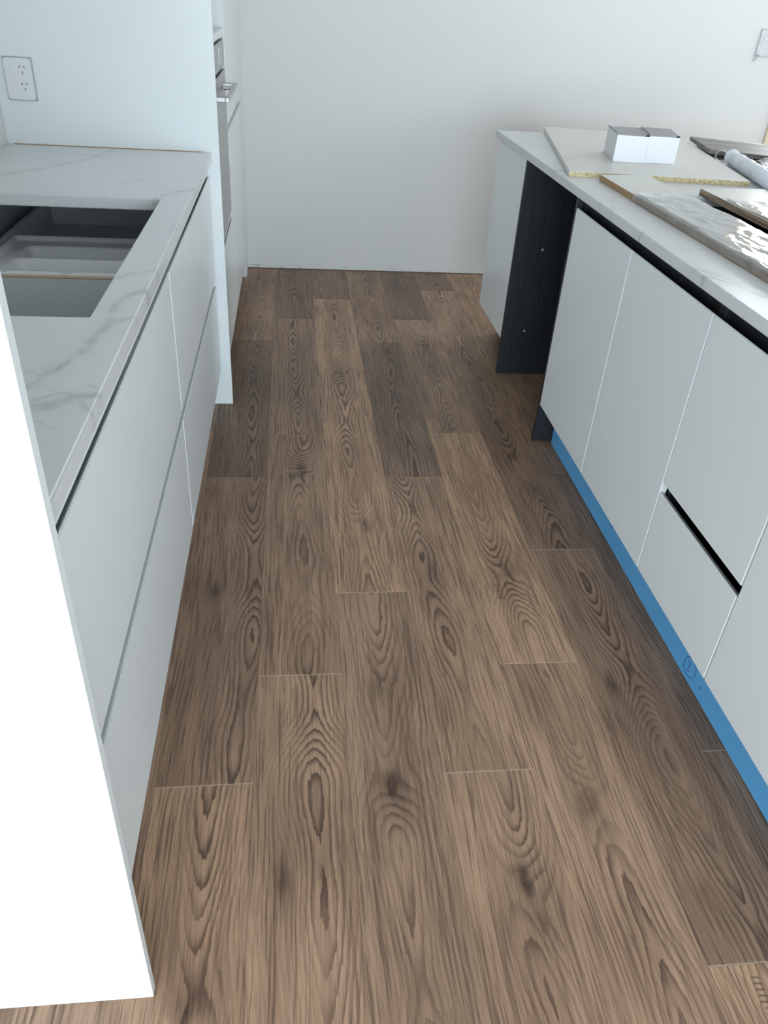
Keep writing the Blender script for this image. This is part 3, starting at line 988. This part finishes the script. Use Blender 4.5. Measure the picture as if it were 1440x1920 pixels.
def film(name, parent, x_of, y0, y1, z, drop_l, drop_r, mat, seed, nx=34, ny=90, amp=0.005, ragged=0.03):
    bm = bmesh.new()
    g = []
    for j in range(ny + 1):
        row = []
        v = j / ny
        for i in range(nx + 1):
            u = i / nx
            yy = y0 + (y1 - y0) * v
            if j == ny:
                yy += ragged * mnoise.noise(Vector((u * 6, seed, 0)))
            xa, xb = x_of(yy)
            w = xb - xa
            tot = drop_l + w + drop_r
            s = u * tot
            n = mnoise.fractal(Vector((s * 22, yy * 9, seed)), 1.0, 2.0, 3)
            n2 = mnoise.noise(Vector((s * 60 + yy * 25, yy * 12, seed + 7)))
            lift = amp * (0.55 + 0.6 * n + 0.35 * abs(n2))
            if s < drop_l:
                p = (xa - 0.002 - 0.6 * max(lift, 0), yy, z + 0.001 - (drop_l - s))
            elif s > drop_l + w:
                q = s - drop_l - w
                p = (xb + 0.35 * q + 0.6 * max(lift, 0), yy, z + 0.002 - 0.75 * q + 0.5 * lift)
            else:
                p = (xa + (s - drop_l), yy, z + 0.0012 + max(0.0, lift))
            row.append(bm.verts.new(p))
        g.append(row)
    for j in range(ny):
        for i in range(nx):
            bm.faces.new((g[j][i], g[j][i + 1], g[j + 1][i + 1], g[j + 1][i]))
    return link(name, bm, mat, parent, smooth=True)


def tb_x(y):
    f = (y - 1.30) / (2.612 - 1.30)
    return 1.308 + (1.286 - 1.308) * f, 1.490 + (1.459 - 1.490) * f


film('wrapping_film', t, tb_x, 1.30, 2.33, tz1, 0.016, 0.008, 'clear_film', 2.0, amp=0.006, ragged=0.07)

# second board with brown grain edge lying across the sink cutout
B2 = [(1.562, 1.36), (1.788, 1.36), (1.784, 2.488), (1.556, 2.452)]
t = quad_board('grain_edged_board', 'white-faced board with brown wood-grain edge lying over the sink cutout', 'board', B2, tz0, tz1 + 0.001, 'board_white')
strip('edge_strip', B2[3], B2[0], tz0, tz1, 'brown_grain_edge', t)


def b2_x(y):
    return 1.560, 1.783


film('wrapping_film', t, b2_x, 1.36, 2.27, tz1 + 0.001, 0.0, 0.0, 'clear_film', 5.0, amp=0.005, ragged=0.10)


# waste pipe
def pipe():
    t = thing('waste_pipe', 'white ribbed plastic pipe lying between grey board and sink cutout', 'pipe', (1.90, 2.80, IT))
    a, b = Vector((1.944, 3.030, IT + 0.0275)), Vector((1.821, 2.440, IT + 0.0275))
    d = (b - a)
    L = d.length
    prof = [(0.0, 0.0265), (0.012, 0.0265), (0.014, 0.0225), (0.045, 0.0225), (0.050, 0.0245), (0.10, 0.0250), (0.104, 0.0262),
            (0.112, 0.0262), (0.116, 0.0248), (0.20, 0.0250), (0.206, 0.0268), (0.214, 0.0268), (0.220, 0.0255), (0.226, 0.0268),
            (0.234, 0.0268), (0.240, 0.0250), (0.34, 0.0250), (0.346, 0.0268), (0.36, 0.0268), (0.366, 0.0250), (L, 0.0250)]
    bm = bmesh.new()
    tube(bm, [a + d * (s / L) for s, r in prof], 0.02, 28, radii=[r for s, r in prof])
    o = link('pipe_body', bm, 'pipe_white', t, smooth=True)
    bm = bmesh.new()
    tube(bm, [a + d * (0.0 / L) - d.normalized() * 0.001, a + d * (0.011 / L)], 0.0275, 28)
    link('end_ring', bm, 'plastic_white', t)
    # clear loop of tie at the end
    c = a + Vector((-0.030, 0.022, -0.004))
    bm = bmesh.new()
    tube(bm, [c + Vector((0.024 * math.cos(q), 0.010 * math.sin(q), 0.019 * math.sin(q) + 0.002)) for q in [2 * PI * i / 28 for i in range(29)]], 0.0028, 8)
    link('clear_loop', bm, 'clear_bag', t, smooth=True)


pipe()


# crumpled clear plastic bag
def bag():
    bm = bmesh.new()
    bmesh.ops.create_icosphere(bm, subdivisions=5, radius=1.0)
    for v in bm.verts:
        p = v.co.copy()
        n = mnoise.fractal(p * 1.9 + Vector((4, 1, 2)), 0.9, 2.0, 4)
        r = abs(mnoise.noise(p * 5.5)) * 0.30
        s = 1 + 0.30 * n - r
        v.co = Vector((p.x * 0.095 * s, p.y * 0.105 * s, max(-0.018, p.z * 0.026 * s + 0.004)))
    o = link('plastic_bag', bm, 'clear_bag', smooth=True)
    o.location = (2.105, 2.915, IT + 0.0185)
    tag(o, 'crumpled clear plastic bag beside the white pipe and grey board', 'plastic bag')


bag()
